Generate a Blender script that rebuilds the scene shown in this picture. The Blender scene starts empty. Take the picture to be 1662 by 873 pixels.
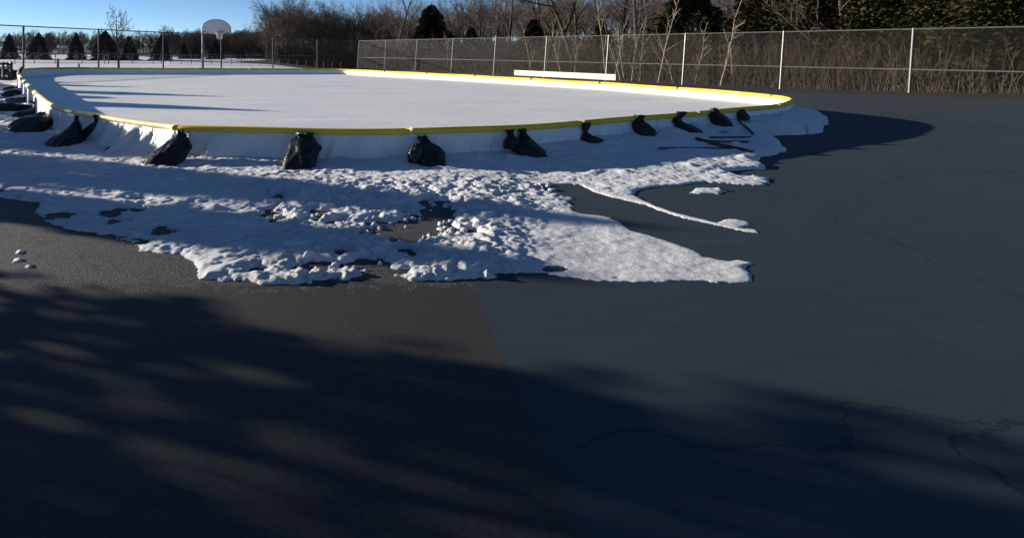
import bpy, math, random
import numpy as np
from mathutils import Vector

rnd = random.Random(7)
SC = bpy.context.scene
COL = SC.collection
R = math.radians

# ------------------------------------------------------------------ camera
EYE, F, CX, HY = 1.65, 900.0, 600.0, 80.0      # eye height, focal length and principal point in photo pixels
cam_d = bpy.data.cameras.new('camera')
cam = bpy.data.objects.new('camera', cam_d); COL.objects.link(cam)
cam.location = (0, 0, EYE); cam.rotation_euler = (R(90), 0, 0)
cam_d.sensor_width = 36.0; cam_d.lens = 36.0 * F / 1662
cam_d.shift_x = (831 - CX) / 1662; cam_d.shift_y = -(436.5 - HY) / 1662
cam_d.clip_start = 0.05; cam_d.clip_end = 6000
SC.camera = cam

def at(px, py, Y):
    return ((px - CX) / F * Y, Y, EYE - (py - HY) / F * Y)
def gr(px, py, z=0.0):
    Y = (EYE - z) * F / (py - HY)
    return ((px - CX) / F * Y, Y)

# ------------------------------------------------------------------ light
SUN_AZ, SUN_EL = 72.0, 11.3                     # degrees left of +Y, degrees up
d_sun = Vector((math.sin(R(SUN_AZ)) * math.cos(R(SUN_EL)), -math.cos(R(SUN_AZ)) * math.cos(R(SUN_EL)), -math.sin(R(SUN_EL))))
sl = bpy.data.lights.new('sun', 'SUN'); sl.energy = 5.0; sl.angle = R(0.55); sl.color = (1.0, 0.90, 0.76)
so = bpy.data.objects.new('sun', sl); COL.objects.link(so)
so.rotation_euler = d_sun.to_track_quat('-Z', 'Y').to_euler()
w = bpy.data.worlds.new('World'); SC.world = w; w.use_nodes = True
nt = w.node_tree; bg = nt.nodes['Background']
sky = nt.nodes.new('ShaderNodeTexSky'); sky.sky_type = 'NISHITA'; sky.sun_disc = False
sky.sun_elevation = R(SUN_EL); sky.sun_rotation = R(-SUN_AZ)
sky.air_density = 0.5; sky.dust_density = 0.0; sky.ozone_density = 2.8
nt.links.new(sky.outputs[0], bg.inputs[0]); bg.inputs[1].default_value = 0.063
SC.view_settings.view_transform = 'Standard'; SC.view_settings.look = 'None'
SC.view_settings.exposure = 1.08; SC.view_settings.gamma = 1.0
SC.render.engine = 'CYCLES'
SC.cycles.use_adaptive_sampling = False
SC.cycles.max_bounces = 6; SC.cycles.diffuse_bounces = 3; SC.cycles.glossy_bounces = 2
SC.cycles.transparent_max_bounces = 6

# ------------------------------------------------------------------ materials
class Mat:
    def __init__(s, name, col, rough=0.7, spec=0.4, metal=0.0):
        s.m = bpy.data.materials.new(name); s.m.use_nodes = True
        s.t = s.m.node_tree; s.b = s.t.nodes['Principled BSDF']
        s.b.inputs['Base Color'].default_value = (*col, 1); s.b.inputs['Roughness'].default_value = rough
        s.b.inputs['Specular IOR Level'].default_value = spec; s.b.inputs['Metallic'].default_value = metal
        s.tc = s.t.nodes.new('ShaderNodeTexCoord').outputs['Object']
    def n(s, typ, **kw):
        nd = s.t.nodes.new(typ)
        for k, v in kw.items():
            if k in nd.inputs.keys(): nd.inputs[k].default_value = v
            else: setattr(nd, k, v)
        return nd
    def l(s, a, b): s.t.links.new(a, b)
    def noise(s, scale, detail=3, rough=0.5, stretch=None):
        nd = s.n('ShaderNodeTexNoise', Scale=scale, Detail=detail, Roughness=rough)
        src = s.tc
        if stretch:
            mp = s.n('ShaderNodeMapping'); mp.inputs['Scale'].default_value = stretch; s.l(src, mp.inputs[0]); src = mp.outputs[0]
        s.l(src, nd.inputs['Vector']); return nd.outputs['Fac']
    def ramp(s, fac, stops):
        r = s.n('ShaderNodeValToRGB'); e = r.color_ramp.elements
        e[0].position, e[1].position = stops[0][0], stops[-1][0]
        e[0].color = (*stops[0][1], 1); e[1].color = (*stops[-1][1], 1)
        for p, c in stops[1:-1]:
            x = e.new(p); x.color = (*c, 1)
        s.l(fac, r.inputs[0]); return r.outputs[0]
    def mix(s, fac, a, b):
        m = s.n('ShaderNodeMix', data_type='RGBA')
        if hasattr(fac, 'links'): s.l(fac, m.inputs[0])
        else: m.inputs[0].default_value = fac
        for k, v in ((6, a), (7, b)):
            if hasattr(v, 'links'): s.l(v, m.inputs[k])
            else: m.inputs[k].default_value = (*v, 1)
        return m.outputs[2]
    def math(s, op, a, b=None, c=None):
        m = s.n('ShaderNodeMath', operation=op)
        for i, v in enumerate((a, b, c)):
            if v is None: continue
            if hasattr(v, 'links'): s.l(v, m.inputs[i])
            else: m.inputs[i].default_value = v
        return m.outputs[0]
    def col(s, c): s.l(c, s.b.inputs['Base Color']); return s
    def bump(s, h, strength=0.4, dist=0.01):
        prev = s.b.inputs['Normal'].links[0].from_socket if s.b.inputs['Normal'].links else None
        bm = s.n('ShaderNodeBump', Strength=strength, Distance=dist); s.l(h, bm.inputs['Height'])
        if prev: s.l(prev, bm.inputs['Normal'])
        s.l(bm.outputs[0], s.b.inputs['Normal']); return s

def varied(name, col, rough=0.7, spec=0.3, scale=6, amt=0.3, metal=0.0, bump=0.0):
    m = Mat(name, col, rough, spec, metal)
    f = m.noise(scale, 4, 0.6)
    lo = tuple(c * (1 - amt) for c in col); hi = tuple(min(0.95, c * (1 + amt)) for c in col)
    m.col(m.ramp(f, [(0.3, lo), (0.7, hi)]))
    if bump: m.bump(m.noise(scale * 4, 4), bump, 0.01)
    return m

M = {}
# snow
m = Mat('snow', (.80, .82, .85), 0.65, 0.35)
sc1 = m.ramp(m.noise(1.1, 5, .6), [(0.3, (.66, .69, .73)), (0.6, (.82, .83, .85))])
m.col(m.mix(m.ramp(m.noise(75, 4, .75), [(.36, (.55,) * 3), (.52, (0,) * 3)]), sc1, (.42, .44, .48)))
m.bump(m.noise(26, 6, .78), 0.8, 0.04); m.bump(m.noise(85, 4, .75), 0.9, 0.012)
M['snow'] = m
# ice with a dusting of snow
m = Mat('ice', (.6, .62, .65), 0.55, 0.4)
f1 = m.noise(0.35, 5, .6, (1, 2.4, 1)); f2 = m.noise(7, 5, .65)
c1 = m.ramp(f1, [(0.3, (.60, .62, .65)), (0.7, (.82, .82, .80))])
c2 = m.ramp(f2, [(0.32, (.55, .56, .57)), (0.48, (.83, .83, .82))])
cc = m.mix(0.35, c1, c2)
sp = m.n('ShaderNodeMapping'); sp.inputs['Scale'].default_value = (.25, 2.2, 1); sp.inputs['Rotation'].default_value = (0, 0, R(20)); m.l(m.tc, sp.inputs[0])
nz = m.n('ShaderNodeTexNoise', Scale=1.3, Detail=6, Roughness=.7, Distortion=1.2); m.l(sp.outputs[0], nz.inputs['Vector'])
cc = m.mix(m.ramp(nz.outputs['Fac'], [(0.33, (.7,) * 3), (0.41, (0,) * 3)]), cc, (.50, .51, .53))
m.col(cc); m.bump(m.noise(5, 5, .7, (1, 1.6, 1)), 0.35, 0.02); m.bump(m.noise(45, 3, .6), 0.35, 0.006)
M['ice'] = m
M['board'] = varied('white_board', (.80, .80, .77), 0.5, 0.4, 2.5, 0.06)
m = Mat('liner', (.62, .63, .64), 0.30, 0.5)
m.bump(m.noise(4, 5, .65, (1, 1, .45)), 0.7, 0.09); m.bump(m.noise(13, 3, .6, (1, 1, .3)), 0.4, 0.03); M['liner'] = m
m = Mat('yellow_foam', (.74, .50, .05), 0.6, 0.18)
m.col(m.ramp(m.noise(3, 5, .6), [(0.3, (.66, .43, .035)), (0.7, (.78, .55, .07))])); m.bump(m.noise(160, 2), 0.15, 0.002); M['yellow'] = m
m = Mat('pale_yellow_foam', (.76, .66, .25), 0.5, 0.4)
m.col(m.ramp(m.noise(3, 5, .6), [(0.3, (.68, .56, .18)), (0.7, (.80, .71, .33))])); M['pale_yellow'] = m
m = Mat('black_plastic', (.009, .012, .011), 0.32, 0.30)
m.bump(m.noise(9, 5, .65, (1, 1, .6)), 0.7, 0.05); m.bump(m.noise(60, 3, .6, (1, 1, .3)), 0.3, 0.008); M['bag'] = m
m = Mat('black_plastic_snowy', (.012, .014, .014), 0.45, 0.5)
geo = m.n('ShaderNodeNewGeometry'); sx = m.n('ShaderNodeSeparateXYZ'); m.l(geo.outputs['Normal'], sx.inputs[0])
up = m.math('ADD', sx.outputs[2], m.math('MULTIPLY', m.math('SUBTRACT', m.noise(7, 4, .6), 0.5), 1.6))
m.col(m.ramp(up, [(0.42, (.012, .014, .014)), (0.55, (.75, .77, .8))])); m.bump(m.noise(14, 4), 0.5, 0.03); M['bag_snowy'] = m
m = Mat('woven_bag', (.06, .065, .055), 0.5, 0.4)
m.bump(m.noise(14, 4, .6), 0.4, 0.03); M['tie'] = m
# metals
M['galv'] = varied('galvanised_steel', (.13, .133, .13), 0.45, 0.5, 9, 0.15, 0.35)
M['wire'] = Mat('fence_wire', (.055, .055, .055), 0.5, 0.4, 0.0)
M['dark_and_backlit_steel'] = varied('dark_and_backlit_steel', (.05, .05, .05), 0.5, 0.5, 9, 0.2, 0.2)
M['bench'] = varied('pale_aluminium', (.60, .57, .46), 0.4, 0.5, 3, 0.05)
M['backboard'] = varied('white_backboard', (.62, .60, .60), 0.4, 0.5, 4, 0.06)
M['hoop_red'] = Mat('hoop_red', (.25, .03, .02), 0.5)
M['net'] = Mat('net_white', (.75, .74, .70), 0.8)
M['blue_box'] = Mat('blue_plastic', (.02, .03, .11), 0.4)
M['wood_pole'] = varied('weathered_wood', (.085, .066, .05), 0.8, 0.2, 12, 0.35)
M['debris'] = varied('debris', (.03, .022, .016), 0.8, 0.2, 15, 0.4)
# vegetation
M['bark'] = varied('bark', (.070, .056, .044), 0.9, 0.1, 5, 0.35)
M['twig'] = varied('twig', (.100, .080, .062), 0.9, 0.1, 1.3, 0.35)
M['pale_bark'] = varied('pale_bark', (.30, .26, .20), 0.85, 0.1, 4, 0.3)
M['spruce'] = varied('spruce_needles', (.018, .028, .020), 0.85, 0.15, 3, 0.4)
M['cedar'] = varied('cedar_foliage', (.045, .045, .017), 0.9, 0.1, 1.6, 0.5)
M['brush'] = varied('brush_stems', (.060, .048, .036), 0.95, 0.05, 1.5, 0.4)

# ------------------------------------------------------------------ mesh helpers
class MB:
    def __init__(s): s.v = []; s.f = []; s.n = 0
    def add(s, v, f):
        v = np.asarray(v, float); s.v.append(v); s.f.extend([tuple(i + s.n for i in q) for q in f]); s.n += len(v); return s
    def tube(s, pts, radii, sides=6, caps=True):
        pts = np.asarray(pts, float); n = len(pts)
        if np.isscalar(radii): radii = [radii] * n
        tang = np.gradient(pts, axis=0)
        tang /= np.linalg.norm(tang, axis=1)[:, None] + 1e-9
        t0 = tang[0]; up = np.array((0, 0, 1.0)) if abs(t0[2]) < .9 else np.array((1.0, 0, 0))
        V = []
        ang = np.arange(sides) * 2 * math.pi / sides
        for i in range(n):
            a = np.cross(up, tang[i]); a /= np.linalg.norm(a) + 1e-9; b = np.cross(tang[i], a); up = b
            V.append(pts[i] + radii[i] * (np.cos(ang)[:, None] * a + np.sin(ang)[:, None] * b))
        Fc = [(i * sides + k, i * sides + (k + 1) % sides, (i + 1) * sides + (k + 1) % sides, (i + 1) * sides + k) for i in range(n - 1) for k in range(sides)]
        if caps: Fc += [tuple(range(sides))[::-1], tuple(range((n - 1) * sides, n * sides))]
        return s.add(np.concatenate(V), Fc)
    def box(s, c, size, ax=None):
        c = np.array(c, float); h = np.array(size, float) / 2
        ax = np.eye(3) if ax is None else np.array(ax, float)
        V = [c + ax[0] * h[0] * i + ax[1] * h[1] * j + ax[2] * h[2] * k for i in (-1, 1) for j in (-1, 1) for k in (-1, 1)]
        return s.add(V, [(0, 1, 3, 2), (4, 6, 7, 5), (0, 4, 5, 1), (2, 3, 7, 6), (0, 2, 6, 4), (1, 5, 7, 3)])
    def build(s, name, mat, parent=None, smooth=False):
        me = bpy.data.meshes.new(name)
        me.from_pydata(np.concatenate(s.v).tolist(), [], s.f); me.update()
        if smooth: me.polygons.foreach_set('use_smooth', [True] * len(me.polygons))
        me.materials.append(mat.m)
        o = bpy.data.objects.new(name, me); COL.objects.link(o)
        if parent:
            o.parent = parent
            loc = parent.location
            if loc.length: me.transform(__import__('mathutils').Matrix.Translation(-loc))
        return o

def tag(o, label, cat, group=None):
    o['label'] = label; o['category'] = cat
    if group: o['group'] = group
    return o
def empty(name, loc=(0, 0, 0)):
    o = bpy.data.objects.new(name, None); COL.objects.link(o); o.location = loc; o.empty_display_size = .2; return o
def copy_tree(o, parent=None):
    c = o.copy(); COL.objects.link(c)
    if parent: c.parent = parent
    for ch in list(o.children): copy_tree(ch, c)
    return c

def hash2(ix, iy, seed):
    n = (ix.astype(np.int64) * 374761393 + iy.astype(np.int64) * 668265263 + seed * 1442695041) & 0xffffffff
    n = ((n ^ (n >> 13)) * 1274126177) & 0xffffffff
    n = ((n ^ (n >> 16)) * 2246822519) & 0xffffffff
    return ((n ^ (n >> 15)) & 0xffffff) / float(0xffffff)
def vnoise(x, y, seed=0):
    ix, iy = np.floor(x), np.floor(y); fx, fy = x - ix, y - iy
    fx = fx * fx * fx * (fx * (fx * 6 - 15) + 10); fy = fy * fy * fy * (fy * (fy * 6 - 15) + 10)
    a, b = hash2(ix, iy, seed), hash2(ix + 1, iy, seed); c, d = hash2(ix, iy + 1, seed), hash2(ix + 1, iy + 1, seed)
    return (a + (b - a) * fx) * (1 - fy) + (c + (d - c) * fx) * fy
def fbm(x, y, octs=4, seed=0, gain=.5):
    t, a, s = 0, 1, 0
    for o in range(octs):
        t = t + a * (vnoise(x * 2 ** o + 17 * o, y * 2 ** o - 9 * o, seed + o) - .5); s += a; a *= gain
    return t / s * 2
def voronoi(x, y, seed=0):
    ix, iy = np.floor(x), np.floor(y)
    d1 = np.full(x.shape, 9.); d2 = np.full(x.shape, 9.); cid = np.zeros(x.shape)
    for i in (-1, 0, 1):
        for j in (-1, 0, 1):
            px = ix + i + hash2(ix + i, iy + j, seed); py = iy + j + hash2(ix + i, iy + j, seed + 5)
            d = np.hypot(px - x, py - y); r = hash2(ix + i, iy + j, seed + 11) + .22 * ((x - px) * (hash2(ix + i, iy + j, seed + 21) - .5) + (y - py) * (hash2(ix + i, iy + j, seed + 22) - .5))
            closer = d < d1
            d2 = np.where(closer, d1, np.minimum(d2, d)); cid = np.where(closer, r, cid); d1 = np.where(closer, d, d1)
    return d1, d2, cid
def smooth(t): t = np.clip(t, 0, 1); return t * t * (3 - 2 * t)

# ------------------------------------------------------------------ terrain
FA, FB = np.array((-1.36, 61.0)), np.array((18.6, 33.0))      # the right-hand fence line
FD = (FB - FA) / np.linalg.norm(FB - FA); FN = np.array((-FD[1], FD[0]))
if FN[0] < 0: FN = -FN
def beyond(X, Y): return (X - FA[0]) * FN[0] + (Y - FA[1]) * FN[1]
def terrain(X, Y):
    X = np.asarray(X, float); Y = np.asarray(Y, float)
    g = -.48 * smooth((X + .35 * (Y - 30) + 12) / 24) * smooth((Y - 14) / 18)
    g = g - .62 * smooth((Y - 56) / 10) * smooth((X + 12) / 10)
    q = beyond(X, Y)
    return g + 5.0 * smooth((q - 14) / 80)

def ticks(lo, hi, c0, c1, fine, grow=1.16):
    t = list(np.arange(c0, c1 + 1e-6, fine)); s = fine
    while t[-1] < hi: s *= grow; t.append(t[-1] + s)
    s = fine
    while t[0] > lo: s *= grow; t.insert(0, t[0] - s)
    return np.array(t)
gx = ticks(-2500, 2500, -40, 60, 1.0); gy = ticks(-1500, 4500, -6, 130, 1.0)
GX, GY = np.meshgrid(gx, gy)
GZ = terrain(GX, GY)
far = smooth((np.hypot(GX, GY) - 40) / 60)
GZ = GZ + .12 * far * fbm(GX / 9, GY / 9, 3, 3)
def grid_faces(ny, nx, keep=None):
    i = np.arange((ny - 1) * (nx - 1)); r, c = i // (nx - 1), i % (nx - 1); a = r * nx + c
    f = np.stack([a, a + 1, a + nx + 1, a + nx], 1)
    return f if keep is None else f[keep]
def np_mesh(name, V, Fq, mat, smooth_=True):
    used = np.zeros(len(V), bool); used[Fq.ravel()] = True
    idx = np.cumsum(used) - 1; V = V[used]; Fq = idx[Fq]
    me = bpy.data.meshes.new(name)
    me.vertices.add(len(V)); me.vertices.foreach_set('co', V.astype(np.float32).ravel())
    me.loops.add(Fq.size); me.loops.foreach_set('vertex_index', Fq.astype(np.int32).ravel())
    me.polygons.add(len(Fq)); me.polygons.foreach_set('loop_start', np.arange(0, Fq.size, 4, dtype=np.int32))
    me.update(calc_edges=True); me.validate()
    if smooth_: me.polygons.foreach_set('use_smooth', [True] * len(me.polygons))
    me.materials.append(mat.m)
    o = bpy.data.objects.new(name, me); COL.objects.link(o); return o

# ground material: court asphalt by the rink, snowy field beyond, leaf litter in the wood
m = Mat('ground', (.03, .03, .03), 0.75, 0.35)
sep = m.n('ShaderNodeSeparateXYZ'); m.l(m.tc, sep.inputs[0]); gxn, gyn = sep.outputs[0], sep.outputs[1]
wob = m.math('MULTIPLY', m.math('SUBTRACT', m.noise(.45, 5, .65), .5), 3.0)
# old grey asphalt with frost grains / dark slate court paint on the right
grain = m.noise(95, 3, .6); grain2 = m.noise(38, 4, .7)
frost = m.math('MULTIPLY', m.math('GREATER_THAN', grain, .585), m.math('GREATER_THAN', m.math('SUBTRACT', m.noise(6, 4, .7), m.math('MULTIPLY', m.math('MAXIMUM', m.math('SUBTRACT', 3.95, gyn), 0.0), 1.2)), .40))
old = m.mix(m.math('MULTIPLY', frost, .85), m.ramp(grain2, [(.3, (.016, .016, .015)), (.7, (.038, .037, .034))]), (.30, .31, .30))
slate = m.ramp(m.noise(2.2, 6, .65, (1, 3.0, 1)), [(.3, (.016, .030, .040)), (.7, (.026, .042, .053))])
slate = m.mix(m.ramp(m.noise(.5, 5, .7), [(.35, (.4,) * 3), (.6, (0,) * 3)]), slate, (.013, .021, .028))
vo = m.n('ShaderNodeTexVoronoi', feature='DISTANCE_TO_EDGE', Scale=.22)
wv = m.n('ShaderNodeVectorMath', operation='ADD'); nv = m.n('ShaderNodeTexNoise', Scale=1.5, Detail=5.0); m.l(m.tc, nv.inputs['Vector']); m.l(m.tc, wv.inputs[0]); m.l(nv.outputs['Color'], wv.inputs[1]); m.l(wv.outputs[0], vo.inputs['Vector'])
slate = m.mix(m.math('MULTIPLY', m.math('LESS_THAN', vo.outputs['Distance'], .0022), .75), slate, (.006, .008, .009))
slate = m.mix(m.math('MULTIPLY', m.math('GREATER_THAN', m.noise(140, 3, .6), .61), .5), slate, (.055, .065, .072))
side = m.math('ADD', gxn, m.math('MULTIPLY', wob, .03))
court = m.mix(m.ramp(side, [(.70, (0,) * 3), (.74, (1,) * 3)]), old, slate)
snowc = m.ramp(m.noise(.3, 5, .6), [(.3, (.66, .68, .72)), (.6, (.80, .81, .84))])
inx = m.math('GREATER_THAN', m.math('ADD', gxn, wob), -8.0)
iny = m.math('LESS_THAN', m.math('ADD', gyn, wob), 46.0)
inside = m.math('MULTIPLY', inx, iny)
base = m.mix(inside, snowc, court)
q = m.math('ADD', m.math('ADD', m.math('MULTIPLY', m.math('SUBTRACT', gxn, float(FA[0])), float(FN[0])),
                         m.math('MULTIPLY', m.math('SUBTRACT', gyn, float(FA[1])), float(FN[1]))), m.math('MULTIPLY', wob, .4))
litter = m.ramp(m.noise(3.0, 6, .7), [(.3, (.012, .010, .008)), (.7, (.034, .027, .020))])
woody = m.math('MULTIPLY', m.math('GREATER_THAN', q, -4.0), m.math('MAXIMUM', m.math('GREATER_THAN', gyn, 118.0), m.math('GREATER_THAN', m.math('ADD', gxn, wob), -20.0)))
base = m.mix(woody, base, litter)
m.col(base); m.bump(m.noise(120, 3, .6), .3, .004); M['ground'] = m
V = np.stack([GX.ravel(), GY.ravel(), GZ.ravel()], 1)
ground = np_mesh('ground', V, grid_faces(len(gy), len(gx)), M['ground']); ground['kind'] = 'structure'

# ------------------------------------------------------------------ the rink
ctrl = [  # px, py of the cap's centre line, z of the centre line
 (286, 207.5, .46), (349, 210.0, .46), (490, 212.4, .46), (600, 213.6, .46), (670, 213.4, .46), (750, 211.3, .46), (830, 208, .46), (950, 199.6, .46),
 (1060, 190.6, .46), (1130, 184.6, .46), (1200, 178.6, .46), (1246, 174.2, .46), (1276, 168.5, .46), (1284, 163.5, .46), (1268, 158.6, .46), (1236, 154.6, .46),
 (1200, 151.4, .46), (1100, 144.0, .46), (1000, 137.0, .46), (900, 131.0, .47), (800, 125.4, .48), (700, 120.2, .49), (600, 115.4, .50), (560, 113.6, .50),
 (528, 112.9, .51), (400, 112.5, .53), (300, 112.1, .55), (200, 111.5, .57), (110, 110.8, .60), (75, 111.0, .61), (48, 112.3, .61), (35, 114.6, .61), (30, 120, .60),
 (35, 127.5, .59), (42, 135, .58), (55, 148, .56), (68, 160.5, .54), (80.6, 169, .52), (101, 177.2, .50), (128, 184, .48), (157.6, 189, .47), (174, 192.0, .465), (226, 199, .46), (274, 205.2, .46)]
CP = np.array([(*gr(px, py, z), z) for px, py, z in ctrl])
def catmull(P, n=12):
    out = []
    N = len(P)
    for i in range(N):
        p0, p1, p2, p3 = P[i - 1], P[i], P[(i + 1) % N], P[(i + 2) % N]
        a = np.linalg.norm(p1[:2] - p0[:2]) ** .5; b = np.linalg.norm(p2[:2] - p1[:2]) ** .5; c = np.linalg.norm(p3[:2] - p2[:2]) ** .5
        t0, t1 = 0, a; t2 = t1 + b; t3 = t2 + c
        for t in np.linspace(t1, t2, n, endpoint=False):
            A1 = (t1 - t) / (t1 - t0) * p0 + (t - t0) / (t1 - t0) * p1; A2 = (t2 - t) / (t2 - t1) * p1 + (t - t1) / (t2 - t1) * p2; A3 = (t3 - t) / (t3 - t2) * p2 + (t - t2) / (t3 - t2) * p3
            B1 = (t2 - t) / (t2 - t0) * A1 + (t - t0) / (t2 - t0) * A2; B2 = (t3 - t) / (t3 - t1) * A2 + (t - t1) / (t3 - t1) * A3
            out.append((t2 - t) / (t2 - t1) * B1 + (t - t1) / (t2 - t1) * B2)
    return np.array(out)
fine = catmull(CP, 16)
seg = np.linalg.norm(np.diff(np.vstack([fine, fine[:1]])[:, :2], axis=0), axis=1)
S = np.concatenate([[0], np.cumsum(seg)]); LEN = S[-1]
loop = np.vstack([fine, fine[:1]])
def path(s):
    s = np.mod(s, LEN); return np.stack([np.interp(s, S, loop[:, k]) for k in range(3)], -1)
def normal(s):
    t = path(np.asarray(s) + .12) - path(np.asarray(s) - .12); t = t[..., :2]; t /= np.linalg.norm(t, axis=-1)[..., None]
    return np.stack([t[..., 1], -t[..., 0]], -1)         # outward
SCOR = S[:-1][np.argmin(fine[:, 0])]      # path length at the far left corner
def s_at_px(px, near=True):
    ss = np.linspace(0, LEN, 4000, endpoint=False); P = path(ss); u = CX + F * P[:, 0] / P[:, 1]
    ok = (ss < 12) | (ss > SCOR + 3) if near else (ss >= 12) & (ss <= SCOR)
    return ss[np.argmin(np.where(ok, abs(u - px), 1e9))]
ICE = .24
rink = empty('ice_rink', (0, 14, 0))
tag(rink, 'backyard style ice rink with low white boards, white plastic liner and yellow foam rim', 'ice rink')
def strip(name, mat, s0, s1, profile, step=.1, closed=False, smooth_=True):
    """profile(s, P, N) -> list of xyz rings swept along the path"""
    n = max(2, int((s1 - s0) / step) + 1); ss = np.linspace(s0, s1, n)
    P = path(ss); N = normal(ss); rings = [profile(ss[i], P[i], N[i]) for i in range(n)]
    k = len(rings[0]); mb = MB(); V = np.concatenate([np.array(r) for r in rings])
    kk = k if closed else k - 1
    Fc = [(i * k + j, (i + 1) * k + j, (i + 1) * k + (j + 1) % k, i * k + (j + 1) % k) for i in range(n - 1) for j in range(kk)]
    if closed: Fc += [tuple(range(k))[::-1], tuple(range((n - 1) * k, n * k))]
    return mb.add(V, Fc).build(name, mat, rink, smooth_)
# boards: one panel each
npan = 30
for i in range(npan):
    a, b = i * LEN / npan + .003, (i + 1) * LEN / npan - .003
    def prof(s, P, N):
        return [(P[0] + N[0] * o, P[1] + N[1] * o, z) for o, z in ((-.012, -.6 if P[1] > 14 else -.02), (-.012, P[2]), (.012, P[2]), (.012, -.6 if P[1] > 14 else -.02))]
    strip('wall_panel', M['board'], a, b, prof, .2, True, False)
# liner hanging outside
def fold(s, k): return math.sin(s * 7.3 + 2 * math.sin(s * 1.7)) * .5 + math.sin(s * 17 + 3 * math.sin(s * 2.9 + k)) * .35 + math.sin(s * 41 + k * 2 + 2 * math.sin(s * 5)) * .15
sA, sB, sC = s_at_px(226), s_at_px(112), s_at_px(190)
def bumpS(s, c, w):
    d = (s - c + LEN / 2) % LEN - LEN / 2; return math.exp(-(d / w) ** 2)
LBs = [s_at_px(p) for p in (290, 490, 670, 830, 950, 1107, 1200)]
def LB(s): return .04 if s > 25 else float(np.interp(s, LBs + [LBs[-1] + 3], [.04, .05, .08, .11, .14, .20, .20, .04]))
def liner_prof(s, P, N):
    gz = float(terrain(P[0], P[1])); out = []
    lf = 1 - .85 * (float(smooth((s - SCOR + 4) / 3) * smooth((LEN - 3.6 - s) / 1.2)))
    flare = (.10 + .05 * math.sin(s * .9)) * lf + .26 * bumpS(s, sA, .55) + .05 * bumpS(s, sC, .5)
    top = P[2] - .02
    big = 1 + 2.2 * bumpS(s, sA, .7) + 1.6 * bumpS(s, sB, .7)
    for j, t in enumerate((0, .08, .2, .35, .5, .65, .8, .92, 1.0, 1.15, 1.35, 1.6)):
        z = top + (gz + LB(s) - top) * min(t, 1)
        o = .018 + .02 * min(1, t * 8) + flare * min(t, 1) ** 1.6 + (.034 * big) * (.12 + .88 * lf) * fold(s + .10 * t, 0) * min(1, t * 2.2)
        if t > 1: o += (t - 1) * (.55 * lf + 1.1 * bumpS(s, sA, .6)); z = gz + LB(s) + .02 - .03 * (t - 1) / .6 + .012 * fold(s * 1.3 + t * 2, 1) 
        out.append((P[0] + N[0] * o, P[1] + N[1] * o, z))
    return out
strip('liner', M['liner'], 0, LEN, liner_prof, .03)
# foam caps
joints = [s_at_px(px) for px in (284, 668, 945, 1132)]
s = joints[0] + LEN if joints[0] < 1 else joints[0]
marks = [joints[0] if joints[0] < 5 else joints[0] - LEN] + joints[1:]
while marks[-1] < LEN + marks[0] - 3.2: marks.append(marks[-1] + 2.9)
marks.append(LEN + marks[0])
sL = s_at_px(60)
for i, (a, b) in enumerate(zip(marks, marks[1:])):
    def prof(s, P, N, a=a, b=b):
        e = min(s - a, b - s); r = (.054 + .022 * (float(smooth((s - SCOR - 2) / 6) * smooth((LEN - 3 - s) / 8)) if a > 1 else 0)) * (1 if e > .05 else .78 + .22 * max(0, e) / .05)
        dz = .006 * math.sin(s * 1.9) - .004
        return [(P[0] + N[0] * r * math.cos(t), P[1] + N[1] * r * math.cos(t), P[2] + dz + r * .95 * math.sin(t)) for t in np.arange(14) * 2 * math.pi / 14]
    strip('rim_cap', M['pale_yellow'] if a > .5 and a > SCOR - 2 else M['yellow'], a + .022, b - .022, prof, .08, True)
# small tie on the near rim joint
sj = joints[1]; P = path(sj); N = normal(sj)
MB().tube([(P[0] + N[0] * .054 * math.cos(t), P[1] + N[1] * .054 * math.cos(t), P[2] + .054 * math.sin(t)) for t in np.linspace(-.4, 3.6, 12)], .008, 5).build('cap_tie', M['pale_yellow'], rink)

# ice
ss = np.linspace(0, LEN, 360, endpoint=False); P = path(ss); N = normal(ss)
ring = P[:, :2] - N * .014
c = ring.mean(0); mb = MB(); fr = [1, .97, .9, .8, .65, .45, .25]
V = []
for f in fr:
    for p in ring: V.append((*(c + (p - c) * f), ICE))
V.append((*c, ICE)); k = len(ring)
Fc = [(i * k + j, i * k + (j + 1) % k, (i + 1) * k + (j + 1) % k, (i + 1) * k + j) for i in range(len(fr) - 1) for j in range(k)]
Fc += [((len(fr) - 1) * k + j, (len(fr) - 1) * k + (j + 1) % k, len(V) - 1) for j in range(k)]
ice = mb.add(V, Fc).build('ice', M['ice']); ice['kind'] = 'structure'

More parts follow.
